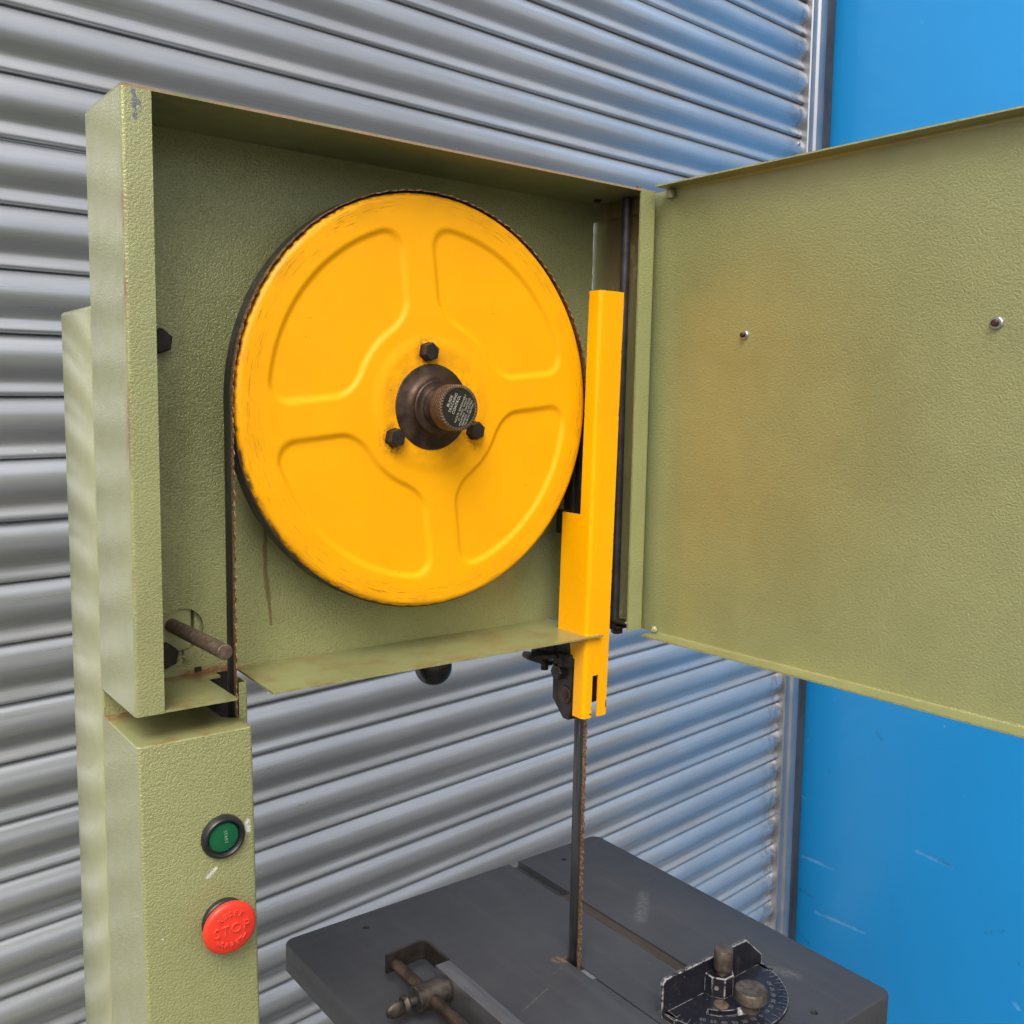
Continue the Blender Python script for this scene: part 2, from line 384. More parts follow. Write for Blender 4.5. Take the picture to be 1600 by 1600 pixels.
def lathe(bm, prof, origin, axis, n=48, a0=0., capends=True):
    """profile of (radius, height) turned about an axis"""
    ax = Vector(axis).normalized(); t = Vector((0, 0, 1)) if abs(ax.z) < .9 else Vector((1, 0, 0))
    e1 = ax.cross(t).normalized(); e2 = ax.cross(e1); o = Vector(origin); R = []
    for (rd, h) in prof:
        if rd < 1e-6: R.append([bm.verts.new(o+ax*h)])
        else: R.append([bm.verts.new(o + ax*h + (e1*cos(a0+2*pi*i/n) + e2*sin(a0+2*pi*i/n))*rd) for i in range(n)])
    for A, B in zip(R, R[1:]):
        for i in range(n):
            j = (i+1) % n
            if len(A) == 1 and len(B) == 1: break
            if len(A) == 1: bm.faces.new((A[0], B[i], B[j]))
            elif len(B) == 1: bm.faces.new((A[i], B[0], A[j]))
            else: bm.faces.new((A[i], B[i], B[j], A[j]))
    if capends:
        for q in (R[0], R[-1]):
            if len(q) > 2: bm.faces.new(q)
    bmesh.ops.recalc_face_normals(bm, faces=bm.faces)
    return bm
def cyl(bm, p0, p1, rad, n=24, ch=0.):
    p0, p1 = Vector(p0), Vector(p1); L = (p1-p0).length
    pr = [(rad-ch, 0), (rad, ch), (rad, L-ch), (rad-ch, L)] if ch else [(rad, 0), (rad, L)]
    return lathe(bm, pr, p0, p1-p0, n)
def hexhead(bm, p, axis, af, h):
    R_ = af/2/cos(pi/6)
    lathe(bm, [(af*.62, 0), (af*.62, h*.12), (R_, h*.12), (R_, h*.86), (R_*.88, h)], p, axis, 6, .35)
    return bm
def plate_hole(bm, x0, x1, z0, z1, cx, cz, rad, y0, y1, n=40):
    """flat plate (in XZ) with one round hole"""
    es = []
    for loop in ([(x0, z0), (x1, z0), (x1, z1), (x0, z1)], [(cx+rad*cos(2*pi*i/n), cz+rad*sin(2*pi*i/n)) for i in range(n)]):
        vs = [bm.verts.new((a, y0, b_)) for a, b_ in loop]
        es += [bm.edges.new((vs[i], vs[(i+1) % len(vs)])) for i in range(len(vs))]
    fs = [g_ for g_ in bmesh.ops.triangle_fill(bm, use_beauty=True, edges=es)['geom'] if isinstance(g_, bmesh.types.BMFace)]
    ex = bmesh.ops.extrude_face_region(bm, geom=fs)['geom']
    for v in ex:
        if isinstance(v, bmesh.types.BMVert): v.co.y = y1
    bmesh.ops.recalc_face_normals(bm, faces=bm.faces)
    return bm
def cells(bm, us, zs, keep, fn, th):
    """folded sheet with cut-outs: keeps the cells of a (u, z) grid; fn(u, z) -> point, normal"""
    V = {}
    def v(i, j, s):
        if (i, j, s) not in V:
            p, nn = fn(us[i], zs[j]); V[i, j, s] = bm.verts.new(p + nn*(0 if s else -th))
        return V[i, j, s]
    K = {(i, j) for i in range(len(us)-1) for j in range(len(zs)-1) if keep((us[i]+us[i+1])/2, (zs[j]+zs[j+1])/2)}
    for (i, j) in K:
        c = ((i, j), (i+1, j), (i+1, j+1), (i, j+1))
        bm.faces.new([v(*q, 1) for q in c]); bm.faces.new([v(*q, 0) for q in c[::-1]])
        for (di, dj), (a, b) in (((0, -1), (0, 1)), ((1, 0), (1, 2)), ((0, 1), (2, 3)), ((-1, 0), (3, 0))):
            if (i+di, j+dj) not in K: bm.faces.new((v(*c[a], 1), v(*c[a], 0), v(*c[b], 0), v(*c[b], 1)))
    bmesh.ops.recalc_face_normals(bm, faces=bm.faces)
    return bm
def glyphs(text, size, depth, arc=None, spacing=1., align='CENTER', thin=0.):
    """text as a bmesh in the XY plane, raised towards +Z; arc=(radius, centre angle, direction) sets it on a circle"""
    out = BM()
    def one(t, mat):
        cu = bpy.data.curves.new('lettering', 'FONT'); cu.body = t; cu.size = size; cu.extrude = depth/2
        cu.align_x = align; cu.align_y = 'CENTER'; cu.resolution_u = 3; cu.offset = -thin; cu.space_character = spacing
        ob = bpy.data.objects.new('lettering', cu); COL.objects.link(ob)
        dg = bpy.context.evaluated_depsgraph_get(); dg.update()
        me = bpy.data.meshes.new_from_object(ob.evaluated_get(dg))
        bpy.data.objects.remove(ob); bpy.data.curves.remove(cu)
        me.transform(Matrix.Translation((0, 0, depth/2))); me.transform(mat); out.from_mesh(me); bpy.data.meshes.remove(me)
    if arc is None: one(text, Matrix())
    else:
        R_, mid, sgn = arc
        ws = {'I': .45, 'E': .9, 'T': .9, ' ': .6, '<': .8}
        L = [ws.get(ch, 1.)*size*.74*spacing for ch in text]; tot = sum(L); x = -tot/2
        for ch, l in zip(text, L):
            a = mid - sgn*(x+l/2)/R_; x += l
            rot_ = Matrix.Rotation(a - pi/2 if sgn > 0 else a + pi/2, 4, 'Z')
            one(ch, Matrix.Translation((R_*cos(a), R_*sin(a), 0)) @ rot_)
    return out
def xform(bm, m): bm.transform(m); return bm
FACE_FRONT = Matrix(((1, 0, 0, 0), (0, 0, -1, 0), (0, 1, 0, 0), (0, 0, 0, 1)))    # XY plane -> XZ plane, +Z -> -Y
def obj(name, bm, mat, parent=None, sharp=35):
    me = bpy.data.meshes.new(name); bm.to_mesh(me); bm.free()
    me.materials.append(mat)
    me.polygons.foreach_set('use_smooth', [True]*len(me.polygons)); me.set_sharp_from_angle(angle=radians(sharp))
    o = bpy.data.objects.new(name, me); COL.objects.link(o)
    if parent: adopt(o, parent)
    return o
def adopt(o, parent):
    o.parent = parent; o.matrix_parent_inverse = WM[parent.name].inverted() if parent.name in WM else Matrix()
WM = {}
def thing(name, loc, label, cat, group=None, mat=None):
    o = bpy.data.objects.new(name, None); o.empty_display_size = .1
    m = (mat or Matrix()).copy(); m.translation = loc; o.matrix_world = m; WM[o.name] = m
    COL.objects.link(o); o['label'] = label; o['category'] = cat
    if group: o['group'] = group
    return o

# ------------------------------------------------------------------ ground
b = BM(); bmesh.ops.create_grid(b, x_segments=8, y_segments=8, size=60)
g = obj('ground', b, GROUNDM); g.location.z = GROUND; g['kind'] = 'structure'

# ------------------------------------------------------------------ roller shutter and blue wall
D = Vector((cos(.0985), sin(.0985), .0161)).normalized(); U = Vector((0, 0, 1)) - D*D.z; U.normalize(); NY = U.cross(D)
ORI = Vector((0, .6035, .4534))
SH = Matrix((D, NY, U)).transposed().to_4x4()          # local: x along slats, y into the building, z up
shutter = thing('roller_shutter', ORI + U*(GROUND-.4534), 'silver galvanised roller shutter of curved horizontal slats behind the machine', 'roller shutter', mat=SH)
SLM = SH.copy(); SLM.translation = ORI
prof = [(0, .0), (.03, .003), (.07, .0066), (.12, .0094), (.18, .0118), (.25, .0136), (.33, .0146), (.41, .0145), (.49, .0132), (.56, .0110), (.63, .0082), (.69, .0058), (.735, .0043), (.775, .0040), (.815, .0048), (.85, .0058), (.885, .0070), (.92, .0079), (.950, .0080), (.972, .0070), (.986, .0048), (.9965, .0014), (.9965, -.004), (0, -.004)]
PIT = .075
b = BM(); prism(b, [(-d*1.0, -t*PIT) for t, d in prof], 'x', -4.5, 1.506, 6)
slat_me = None
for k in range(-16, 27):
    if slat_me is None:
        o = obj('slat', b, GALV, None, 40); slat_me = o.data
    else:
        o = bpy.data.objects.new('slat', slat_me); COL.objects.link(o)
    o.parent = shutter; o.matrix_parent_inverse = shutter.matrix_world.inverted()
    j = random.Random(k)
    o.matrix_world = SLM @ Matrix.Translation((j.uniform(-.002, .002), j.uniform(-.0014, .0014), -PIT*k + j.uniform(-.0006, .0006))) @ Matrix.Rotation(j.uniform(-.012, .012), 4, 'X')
def sh_obj(name, bm, mat, parent=shutter, sharp=35):
    bm.transform(SLM); o = obj(name, bm, mat, None, sharp)
    o.parent = parent; o.matrix_parent_inverse = WM[parent.name].inverted(); return o
zb, zt = GROUND-.4534, 1.3
b = BM()                                                # right guide: lip, rounded bright face, outer return
pr_ = [(1.498, .03), (1.498, -.020), (1.500, -.0225), (1.512, -.0225), (1.517, -.024), (1.522, -.029), (1.530, -.031), (1.542, -.031), (1.549, -.029), (1.553, -.024), (1.554, .03)]
prism(b, pr_, 'z', zb, zt); sh_obj('guide_rail', b, GUIDE, sharp=25)
b = BM(); prism(b, [(-4.56, .03), (-4.56, -.03), (-4.50, -.03), (-4.49, .03)], 'z', zb, zt); sh_obj('guide_rail', b, GUIDE)
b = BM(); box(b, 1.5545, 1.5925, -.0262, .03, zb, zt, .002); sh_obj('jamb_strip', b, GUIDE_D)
b = BM(); lathe(b, [(.0045, 0), (.0045, .001), (.0036, .0024), (0, .003)], (1.476, -.0125, -PIT*-2-.018), (0, -1, 0), 16); sh_obj('slat_screw', b, ALU)
b = BM(); box(b, -4.6, 1.606, -.16, .2, zt+.002, zt+.36, .004); sh_obj('shutter_hood', b, GUIDE)

blue = thing('blue_wall', ORI + D*1.65 - NY*.3 + U*(GROUND-.4534), 'plain blue painted steel wall with pale scratches, coming forward at the right end of the shutter', 'wall', mat=SH)
b = BM(); box(b, 1.604, 1.75, -.585, .035, zb, zt+.9, .002); sh_obj('wall_panel', b, BLUE, blue)
b = BM(); box(b, -9, 1.603, .0, .2, zt+.362, zt+1.2, .002); sh_obj('wall_panel', b, BLUE, blue)
b = BM(); box(b, -9, -4.61, -.002, .2, zb, zt+.36, .002); sh_obj('wall_panel', b, BLUE, blue)

# ------------------------------------------------------------------ the bandsaw
saw = thing('bandsaw', (-.05, .1, GROUND), 'olive green bandsaw with its upper door open on a yellow wheel', 'bandsaw')
P = saw
XL, XR, YF, YB, ZB, ZT = -.2665, .2368, -.030, .055, -.2245, .2095
# upper housing: folded left side with front lip, top plate, back, right side
hb = BM(); prism(hb, sheet([(XL, YB+.003), (XL, YF), (-.2462, YF)], .0022, .0032), 'z', ZB, ZT-.0023)
house = obj('upper_housing', hb, G_SIDE, P)
b = BM(); plate_hole(b, -.264, .2317, ZB-.0005, ZT-.00215, -.2035, -.185, .0172, YB, YB+.0024); obj('back_panel', b, G_BACK, house)
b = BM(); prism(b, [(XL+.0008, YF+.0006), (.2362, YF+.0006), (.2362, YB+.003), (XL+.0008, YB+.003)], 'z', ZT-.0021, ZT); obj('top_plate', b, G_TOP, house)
b = BM(); q = sheet([(.2163, YF), (XR, YF), (XR, YB+.0025)], .0022, .0034)
prism(b, q, 'z', ZB+.001, ZT-.0022)
for v in b.verts:                                        # the post's top outer corner is rounded off
    if v.co.z > ZT-.01 and v.co.y < YF+.003: v.co.z = ZT+.0008 - max(0, (v.co.x-.2225)/.0143)**2.2*.0060
obj('right_side', b, G_WALL, house)
b = BM(); box(b, .2318, .2345, -.020, YB+.0022, .1905, ZT-.0025, .0004); obj('corner_gusset', b, G_WALL, house)
# floor of the housing: a left and a right piece with the blade slot between
b = BM(); prism(b, [(XL+.0024, YF+.0006), (-.1915, YF+.0006), (-.1915, .035), (-.1795, .037), (-.1795, YB-.0004), (XL+.0024, YB-.0004)], 'z', ZB, ZB+.0016); obj('shelf', b, G_SHELF, house)
b = BM(); prism(b, [(-.1638, YF-.0015), (.1815, YF-.0015), (.1630, .004), (.1630, .0190), (.1815, .0190), (.1815, YB-.0004), (-.1600, YB-.0004)], 'z', ZB, ZB+.0016); obj('shelf', b, G_SHELF, house)
for (x, z, af) in ((-.2185, .0455, .0170), (-.2190, -.2040, .0175)):
    b = BM(); hexhead(b, (x, YB, z), (0, -1, 0), af, .0085); obj('hex_bolt', b, DARK, house)
b = BM(); cyl(b, (-.2115, .075, -.1815), (-.2105, -.0560, -.1790), .0057, 28, .0006); obj('tension_spindle', b, ROD, house)
b = BM(); box(b, -.1945, -.1890, YB-.0012, YB+.0005, -.2215, -.2180); obj('notch_shade_patch', b, DARK, house)  # dark patch stands for the shade inside a small notch
b = BM(); cyl(b, (.2262, .0005, ZB-.004), (.2262, .0005, ZT-.003), .0046, 20); obj('hinge_rod', b, RODD, house)
b = BM(); box(b, .2185, .2345, -.012, .012, ZB-.0016, ZB+.0008, .0004); box(b, .220, .2345, -.022, .010, ZB+.0042, ZB+.0062, .0006); obj('hinge_bracket', b, BROWN_D, house)
b = BM(); hexhead(b, (.2262, -.0035, ZB-.0016), (0, 0, -1), .0105, .0062); obj('hex_bolt', b, DARK, house)
for p_, s_ in (((.2235, -.020, ZB+.006), .0022), ((.2280, -.0225, ZB+.0050), .0017)):
    b = BM(); bmesh.ops.create_icosphere(b, subdivisions=2, radius=s_, matrix=Matrix.Translation(p_))
    for v in b.verts: v.co += Vector((random.uniform(-1, 1), random.uniform(-1, 1), random.uniform(-1, 1)))*.0005
    obj('weld_bead', b, WELD, house)
b = BM(); bmesh.ops.create_icosphere(b, subdivisions=2, radius=.0032, matrix=Matrix.Translation((.2165, -.026, ZT+.0008)))
for v in b.verts: v.co = Vector((v.co.x+random.uniform(-.0008, .0008), v.co.y+random.uniform(-.0008, .0008), ZT+(v.co.z-ZT)*.8))
obj('weld_bead', b, ROD, house)
b = BM(); lathe(b, [(.0042, 0), (.0042, .0008), (.003, .0022), (0, .0026)], (.214, .030, ZT-.0022), (0, 0, -1), 16); obj('rivet', b, DARK, house)

# open door, hinged on the right and standing straight out towards the viewer
dz0, dz1 = -.2268, .2108
b = BM(); q = sheet([(.2252, dz1), (.2438, dz1), (.2438, dz0), (.2252, dz0)], .0014, .0026)
prism(b, [(x, z) for x, z in q], 'y', -.534, -.0385, 3)
box(b, .2438, .2452, -.0386, -.004, dz0+.0008, dz1-.0008)
box(b, .2256, .2420, -.5355, -.5341, dz0+.0008, dz1-.0008)
HG = Matrix.Translation((.2345, -.036, 0)) @ Matrix.Rotation(radians(1.55), 4, 'Z') @ Matrix.Translation((-.2345, .036, 0))
b.transform(HG)
door = obj('door', b, G_DOOR, P)
for (y, z, s_) in ((-.1378, .0676, 1.), (-.3640, .0666, 1.15)):
    b = BM(); lathe(b, [(.0042*s_, 0), (.0042*s_, .0012), (.0036*s_, .0019), (.0022*s_, .0020), (.0022*s_, .0002), (0, .0002)], (.2438, y, z), (-1, 0, 0), 24); b.transform(HG); obj('stud_washer', b, ALU, door)
    b = BM(); lathe(b, [(.0023*s_, 0), (.0023*s_, .0044), (.0017*s_, .0050), (0, .0051)], (.2436, y, z), (-1, 0, 0), 20); b.transform(HG); obj('stud', b, BROWN_D, door)
b = BM(); bmesh.ops.create_icosphere(b, subdivisions=2, radius=.0031, matrix=Matrix.Translation((.2405, -.0425, dz0+.0042)))
for v in b.verts: v.co += Vector((random.uniform(-1, 1), random.uniform(-1, 1), random.uniform(-1, 1)))*.0007
obj('weld_bead', b, WELD, door)
b = BM(); cyl(b, (.2405, -.0445, dz1-.0095), (.2405, -.0445, dz1-.0016), .0042, 20, .0008); obj('hinge_knuckle', b, G_WALL, door)

# main frame column behind, and the switch column in front of it
b = BM(); box(b, XL, -.1945, .0580, .1525, -1.50, .0703, .0035, 3)
for v in b.verts:
    if v.co.z < -.1: v.co.y += (v.co.z+.1)*.012*(1 if v.co.y > .1 else .25)
frame = obj('frame_column', b, G_SPINE, P)
b = BM(); box(b, -.1905, -.1600, .0578, .0592, -.60, -.2262); obj('slot_shade_plate', b, DARK, frame)  # added dark plate so the blade slot reads as shade
b = BM(); box(b, -.1925, -.1792, .0600, .1500, -1.50, .0660, .002); obj('frame_web', b, G, frame)
b = BM(); box(b, XL+.0012, -.2300, .0568, .0586, -.2470, -.2250); obj('frame_web', b, G, frame)
CT, LEAN = -.2465, .040
def lean(bm):
    for v in bm.verts:
        if v.co.y < .02: v.co.y -= max(0, CT-v.co.z)*LEAN*min(1, (.02-v.co.y)/.05)
    return bm
b = BM(); q = sheet([(XL+.0004, .0575), (XL+.0004, YF), (-.1802, YF), (-.1802, -.010)], .0022, .0030)
prism(b, q, 'z', -1.50, CT-.0012, 20); lean(b)
swc = obj('switch_column', b, G_COL, P)
b = BM()
tp = [(XL+.0004, .0575), (XL+.0004, YF+.0020), (XL+.0024, YF), (-.1822, YF), (-.1802, YF+.002), (-.1802, -.0080), (-.1910, .0040), (-.1910, .0575)]
rings = []
for (ins, z) in ((0, CT-.0012), (.0004, CT-.0004), (.0014, CT)):
    rings.append([b.verts.new((x + (ins if x < -.22 else -ins), y + (ins if y < 0 else 0), z)) for x, y in tp])
for A, B2 in zip(rings, rings[1:]):
    for i in range(len(tp)): b.faces.new((A[i], A[(i+1) % len(tp)], B2[(i+1) % len(tp)], B2[i]))
b.faces.new(rings[-1]); b.faces.new(rings[0][::-1]); bmesh.ops.recalc_face_normals(b, faces=b.faces)
obj('top_plate', b, G_SHELF, swc)
b = BM(); prism(b, sheet([(-.1785, .0005), (-.1712, .0005), (-.1712, .040)], .0014, .0025), 'z', -1.2, -.2205); obj('blade_channel', b, G, swc)
# start button: ribbed bezel, recessed green cap
def on_front(z): return YF - (CT-z)*LEAN
gx, gz = -.2062, -.3265; gy = on_front(gz); axb = Vector((0, -1, -LEAN)).normalized()
b = BM(); lathe(b, [(.0168, -.001), (.0168, .0020), (.0158, .0048), (.0150, .0055), (.0138, .0056), (.0131, .0050), (.0124, .0030), (.0122, 0), (.0110, 0), (.0110, -.001)], (gx, gy, gz), axb, 64)
for a in (.25, pi+.25):
    box(b, gx+.0138*cos(a)-.0013, gx+.0138*cos(a)+.0013, gy-.0058, gy-.0050, gz+.0138*sin(a)-.00012, gz+.0138*sin(a)+.00012)
start = obj('start_button', b, BLACKP, P)
b = BM(); lathe(b, [(.0117, 0), (.0117, .0022), (.0111, .0030), (.0100, .0033), (0, .0033)], (gx, gy, gz), axb, 48); obj('button_cap', b, BTN, start)
b = glyphs('START', .0036, .00025); b.transform(Matrix.Translation((gx, gy-.0033, gz)) @ FACE_FRONT @ Matrix.Rotation(radians(-84), 4, 'Z') @ Matrix.Translation((0, .0012, 0))); obj('lettering', b, PALE, start)
# stop button: mushroom head on a black collar
rx, rz = -.2073, -.3918; ry = on_front(rz)
b = BM(); lathe(b, [(.0172, -.001), (.0172, .0030), (.0165, .0038), (.0165, .0068), (.0150, .0075), (.0120, .0076), (.0120, .0110), (0, .0110)], (rx, ry, rz), axb, 64); stop = obj('stop_button', b, BLACKP, P)
b = BM(); lathe(b, [(.0120, .0090), (.0190, .0096), (.0201, .0106), (.0204, .0122), (.0199, .0136), (.0188, .0146), (.0170, .0151), (.0090, .0158), (0, .0160)], (rx, ry, rz), axb, 72); obj('mushroom_cap', b, RED, stop)
cy_ = ry-.0152
b = BM()
for bmx in (glyphs('STOP', .0108, .0013, spacing=1.12, thin=.00024), glyphs('RESET', .0056, .0011, arc=(.0124, radians(94), 1), spacing=1.08, thin=.00006), glyphs('ARRET', .0056, .0011, arc=(.0126, radians(-94), -1), spacing=1.05, thin=.00006)):
    me = bpy.data.meshes.new('t'); bmx.to_mesh(me); bmx.free(); b.from_mesh(me); bpy.data.meshes.remove(me)
for a0_, a1_, tip in ((-52, -32, 0), (-152, -136, 1)):     # little curved arrow tails either side of ARRET
    pts_ = [(.0128*cos(radians(a0_+(a1_-a0_)*t/6)), .0128*sin(radians(a0_+(a1_-a0_)*t/6))) for t in range(7)]
    prism(b, sheet(pts_, .0006, 0, 1), 'z', 0, .0012)
    if tip: prism(b, [(-.0118, -.0058), (-.0098, -.0074), (-.0122, -.0083)], 'z', 0, .0012)
b.transform(Matrix.Translation((rx, cy_-.0006, rz)) @ Matrix.Rotation(math.atan(LEAN), 4, 'X') @ FACE_FRONT @ Matrix.Rotation(radians(3), 4, 'Z'))
obj('lettering', b, RED_L, stop)

# ------------------------------------------------------------------ wheel
RW, SP0 = .1785, radians(6.6)
def pocket(x, z):
    rr = hypot(x, z); th = atan2(z, x) - SP0; a = (th + pi/4) % (pi/2) - pi/4
    uu = abs(rr-.1125) - .0385 + .019; s = rr*abs(sin(a)); vv = .0160 + .019 - s
    return hypot(max(uu, 0), max(vv, 0)) + min(max(uu, vv), 0) - .019
def wheel_y(rr, x, z):
    d = pocket(x, z); t = min(1, max(0, (.0028-d)/.0056)); t = t*t*(3-2*t)
    y = .0025*t
    hub = min(1, max(0, (.062-rr)/.012)); y -= .0012*hub*hub*(3-2*hub)
    e = max(0, rr-(RW-.0055)); y += .0055 - math.sqrt(max(0, .0055**2-e*e))
    return y
b = BM(); NR, NTH = 110, 400
rs = [.030 + (RW-.030)*i/NR for i in range(NR)] + [RW-.001, RW-.0003, RW]
R = [[b.verts.new((rr*cos(2*pi*k/NTH), wheel_y(rr, rr*cos(2*pi*k/NTH), rr*sin(2*pi*k/NTH)), rr*sin(2*pi*k/NTH))) for k in range(NTH)] for rr in rs]
for A, B2 in zip(R, R[1:]):
    for k in range(NTH): b.faces.new((A[k], A[(k+1) % NTH], B2[(k+1) % NTH], B2[k]))
bmesh.ops.recalc_face_normals(b, faces=b.faces)
if sum(f_.normal.y for f_ in b.faces) > 0: bmesh.ops.reverse_faces(b, faces=b.faces)
wheel = obj('band_wheel', b, Y_WHEEL, P, 50)
b = BM(); lathe(b, [(.160, .0075), (RW-.0004, .0056), (.1796, .0062), (.1800, .0100), (.1797, .0195), (.1797, .0215), (.1785, .0222), (.150, .0222)], (0, 0, 0), (0, 1, 0), 160, capends=False); obj('rubber_tyre', b, TYRE, wheel)
b = BM(); lathe(b, [(.155, .0222), (.155, .0210), (.06, .0200), (.045, .050), (.03, .050)], (0, 0, 0), (0, 1, 0), 64, capends=False); obj('rear_web', b, DARK, wheel)
hc = (-.0010, 0, -.0022)
b = BM(); lathe(b, [(.030, .010), (.0372, .0016), (.0374, -.0014), (.0368, -.0022), (.0290, -.0034), (.0255, -.0052), (.0238, -.0082), (.0236, -.0105), (.0226, -.0114), (.0190, -.0117), (.0172, -.0128), (.0168, -.0150), (.0140, -.0160), (.0128, -.020), (.0128, -.026), (0, -.026)][::-1], hc, (0, 1, 0), 72); obj('hub_boss', b, BROWN_D, wheel)
for (bx, bz) in BOLTS:
    b = BM(); hexhead(b, (bx, wheel_y(.046, bx, bz)+.0004, bz), (random.uniform(-.02, .02), -1, 0), .0142, .0086); obj('hex_bolt', b, DARK, wheel)
# tracking knob with its printed plate
kc = Vector((-.0006, 0, -.0022)); KY = -.0420
b = BM(); lathe(b, [(.0150, -.0245), (.0158, -.0250), (.0186, -.0254), (.0194, -.0262), (.0196, -.0270), (.0196, KY+.0016), (.0191, KY+.0004), (.0182, KY), (.0168, KY), (.0164, KY+.0006), (0, KY+.0006)][::-1], kc, (0, 1, 0), 96); knob = obj('tracking_knob', b, KNURL, P)
b = BM(); lathe(b, [(.0163, .0), (.0163, .0003), (0, .0003)], (kc.x, KY+.0005, kc.z), (0, -1, 0), 72); obj('knob_plate', b, PLATE, knob)
b = BM(); lathe(b, [(.0166, .0), (.0160, .0004)], (kc.x, -.0242, kc.z), (0, -1, 0), 72); obj('snap_ring', b, ALU, knob)
b = BM()
def put(text, size, x, y):
    t = glyphs(text, size, .00008, spacing=1.02, thin=.00004)
    t.transform(Matrix.Translation((x, y, 0))); me = bpy.data.meshes.new('t'); t.to_mesh(me); t.free(); b.from_mesh(me); bpy.data.meshes.remove(me)
for i, t in enumerate(('BLADE', 'TRACKING', 'CONTROL')): put(t, .0035, .0013, .0108-.0036*i)
for i, t in enumerate(('ROTATE  BANDWHEELS', 'BY  HAND  WHILST', 'ADJUSTING  TRACKING.', 'GEARBOX  (IF FITTED)', 'TO BE IN NEUTRAL.')): put(t, .00235, (.0, .0005, -.0006, -.0006, -.0003)[i], -.0014-.0026*i)
b.transform(Matrix.Translation((kc.x, KY+.0002, kc.z)) @ FACE_FRONT @ Matrix.Rotation(radians(66), 4, 'Z')); obj('lettering', b, WHITE, knob)

# ------------------------------------------------------------------ blade: one closed band over the wheel, teeth forward
RB = .1807; path = []
z0 = -1.02
def lead(z): return -.0105*min(1, max(0, -z/.30))          # the right run stands a little further forward
NSTR = 255
for i in range(NSTR): z = z0*(1-i/NSTR); path.append((Vector((-RB, 0, z)), Vector((-1, 0, 0)), 0.))
for i in range(142): a = pi - pi*i/142; path.append((Vector((RB*cos(a), 0, RB*sin(a))), Vector((cos(a), 0, sin(a))), .0034*sin(a)))
for i in range(NSTR): z = z0*i/NSTR; path.append((Vector((RB, 0, z)), Vector((1, 0, 0)), lead(z)))
b = BM(); lay = b.verts.layers.float.new('across')
TH = .0008; rows = []
for i, (p_, nn, dy) in enumerate(path):
    tooth = (-.0019 if i % 2 else -.0002)
    setv = (.0004 if (i//2) % 2 else -.0004) if i % 2 else 0
    row = []
    for yy, ac in ((tooth, 0.), (.0012, .18), (.0030, .25), (.0175, 1.)):
        for s_ in (0, 1):
            v = b.verts.new(p_ + nn*(TH*s_ - TH/2 + (setv if ac == 0 else 0)) + Vector((0, yy+dy, 0))); v[lay] = ac; row.append(v)
    rows.append(row)
for A, B2 in zip(rows, rows[1:]):
    for k in range(3):
        for s_ in (0, 1):
            b.faces.new((A[k*2+s_], A[k*2+2+s_], B2[k*2+2+s_], B2[k*2+s_]))
    b.faces.new((A[0], A[1], B2[1], B2[0])); b.faces.new((A[6], A[7], B2[7], B2[6]))
bmesh.ops.recalc_face_normals(b, faces=b.faces)
blade = obj('saw_blade', b, BLADE, P, 30)

# ------------------------------------------------------------------ yellow blade guard and the guide casting
gx0, gy0, bend = .1655, -.0268, .0042
uL = [-.0450, -.0160]
def guard_fn(uu, z):
    # u < 0 runs back along the left flange, u > 0 along the front
    tilt = (z+.10)*.020
    Lb = bend*pi/2
    if uu < -Lb/2: p_ = Vector((gx0, gy0+bend + (-uu-Lb/2), z)); nn = Vector((-1, 0, 0))
    elif uu > Lb/2: p_ = Vector((gx0+bend+(uu-Lb/2), gy0, z)); nn = Vector((0, -1, 0))
    else:
        a = (uu+Lb/2)/Lb*pi/2; nn = Vector((-cos(a), -sin(a), 0)); p_ = Vector((gx0+bend, gy0+bend, z)) + nn*bend
    st = 0
    if z < -.20: p_.z += 0
    return p_ + Vector((tilt, 0, 0)), nn
Lb = bend*pi/2
us = [-.0418, -.0150] + [-Lb/2+Lb*k/6 for k in range(7)] + [.0098, .0178, .0296]
zs = [-.3065, -.3055, -.2640, -.2480, -.1045, .105, .1105]
def keep(uu, z):
    if uu < -.0150 and not (-.2480 < z < -.1045): return False
    if .0098 < uu < .0178 and z < -.2640: return False
    return True
b = BM(); cells(b, us, zs, keep, guard_fn, .0018)
for v in b.verts:                                          # sloped lower edge of the wide flange
    if abs(v.co.z+.2480) < 1e-6 and v.co.y < .0: v.co.z -= .0008
    if abs(v.co.z+.2480) < 1e-6 and v.co.y > .01: v.co.z += .0022
guard = obj('blade_guard', b, Y_GUARD, P)
b = BM()                                                   # guide block under the housing
prism(b, [(.0210, -.232), (-.0020, -.232), (-.0085, -.262), (-.0085, -.300), (-.0040, -.313), (.0040, -.313), (.0210, -.2960)][::-1], 'x', .1620, .1770)
gb = obj('guide_block', b, DARK, P)
b = BM(); cyl(b, (.1608, .002, -.288), (.1620, .002, -.288), .0095, 28, .0004); cyl(b, (.1600, .002, -.288), (.1612, .002, -.288), .0050, 20); obj('guide_bearing', b, BROWN_D, gb)
b = BM(); cyl(b, (.1555, .010, -.266), (.1620, .010, -.266), .0085, 6, .001); cyl(b, (.1660, .002, -.2455), (.1660, .002, -.259), .011, 28, .001); obj('guide_bolt', b, DARK, gb)
b = BM()                                                   # thumb wheel and its bracket, left of the block
lathe(b, [(.0075, -.0035), (.0168, -.0020), (.0172, .0), (.0168, .0022), (.0075, .0035)], (.134, .022, -.2530), (.25, -.1, 1), 14)
lathe(b, [(.0100, .0), (.0112, .004), (.0112, .009), (.0090, .012)], (.138, .022, -.2490), (.1, 0, 1), 20)
prism(b, [(.106, -.006), (.128, -.014), (.142, -.010), (.150, .004), (.150, .020), (.124, .012)], 'z', -.2445, -.2405)
prism(b, [(.128, .002), (.150, -.010), (.150, .030), (.128, .030)], 'z', -.2405, -.2265)
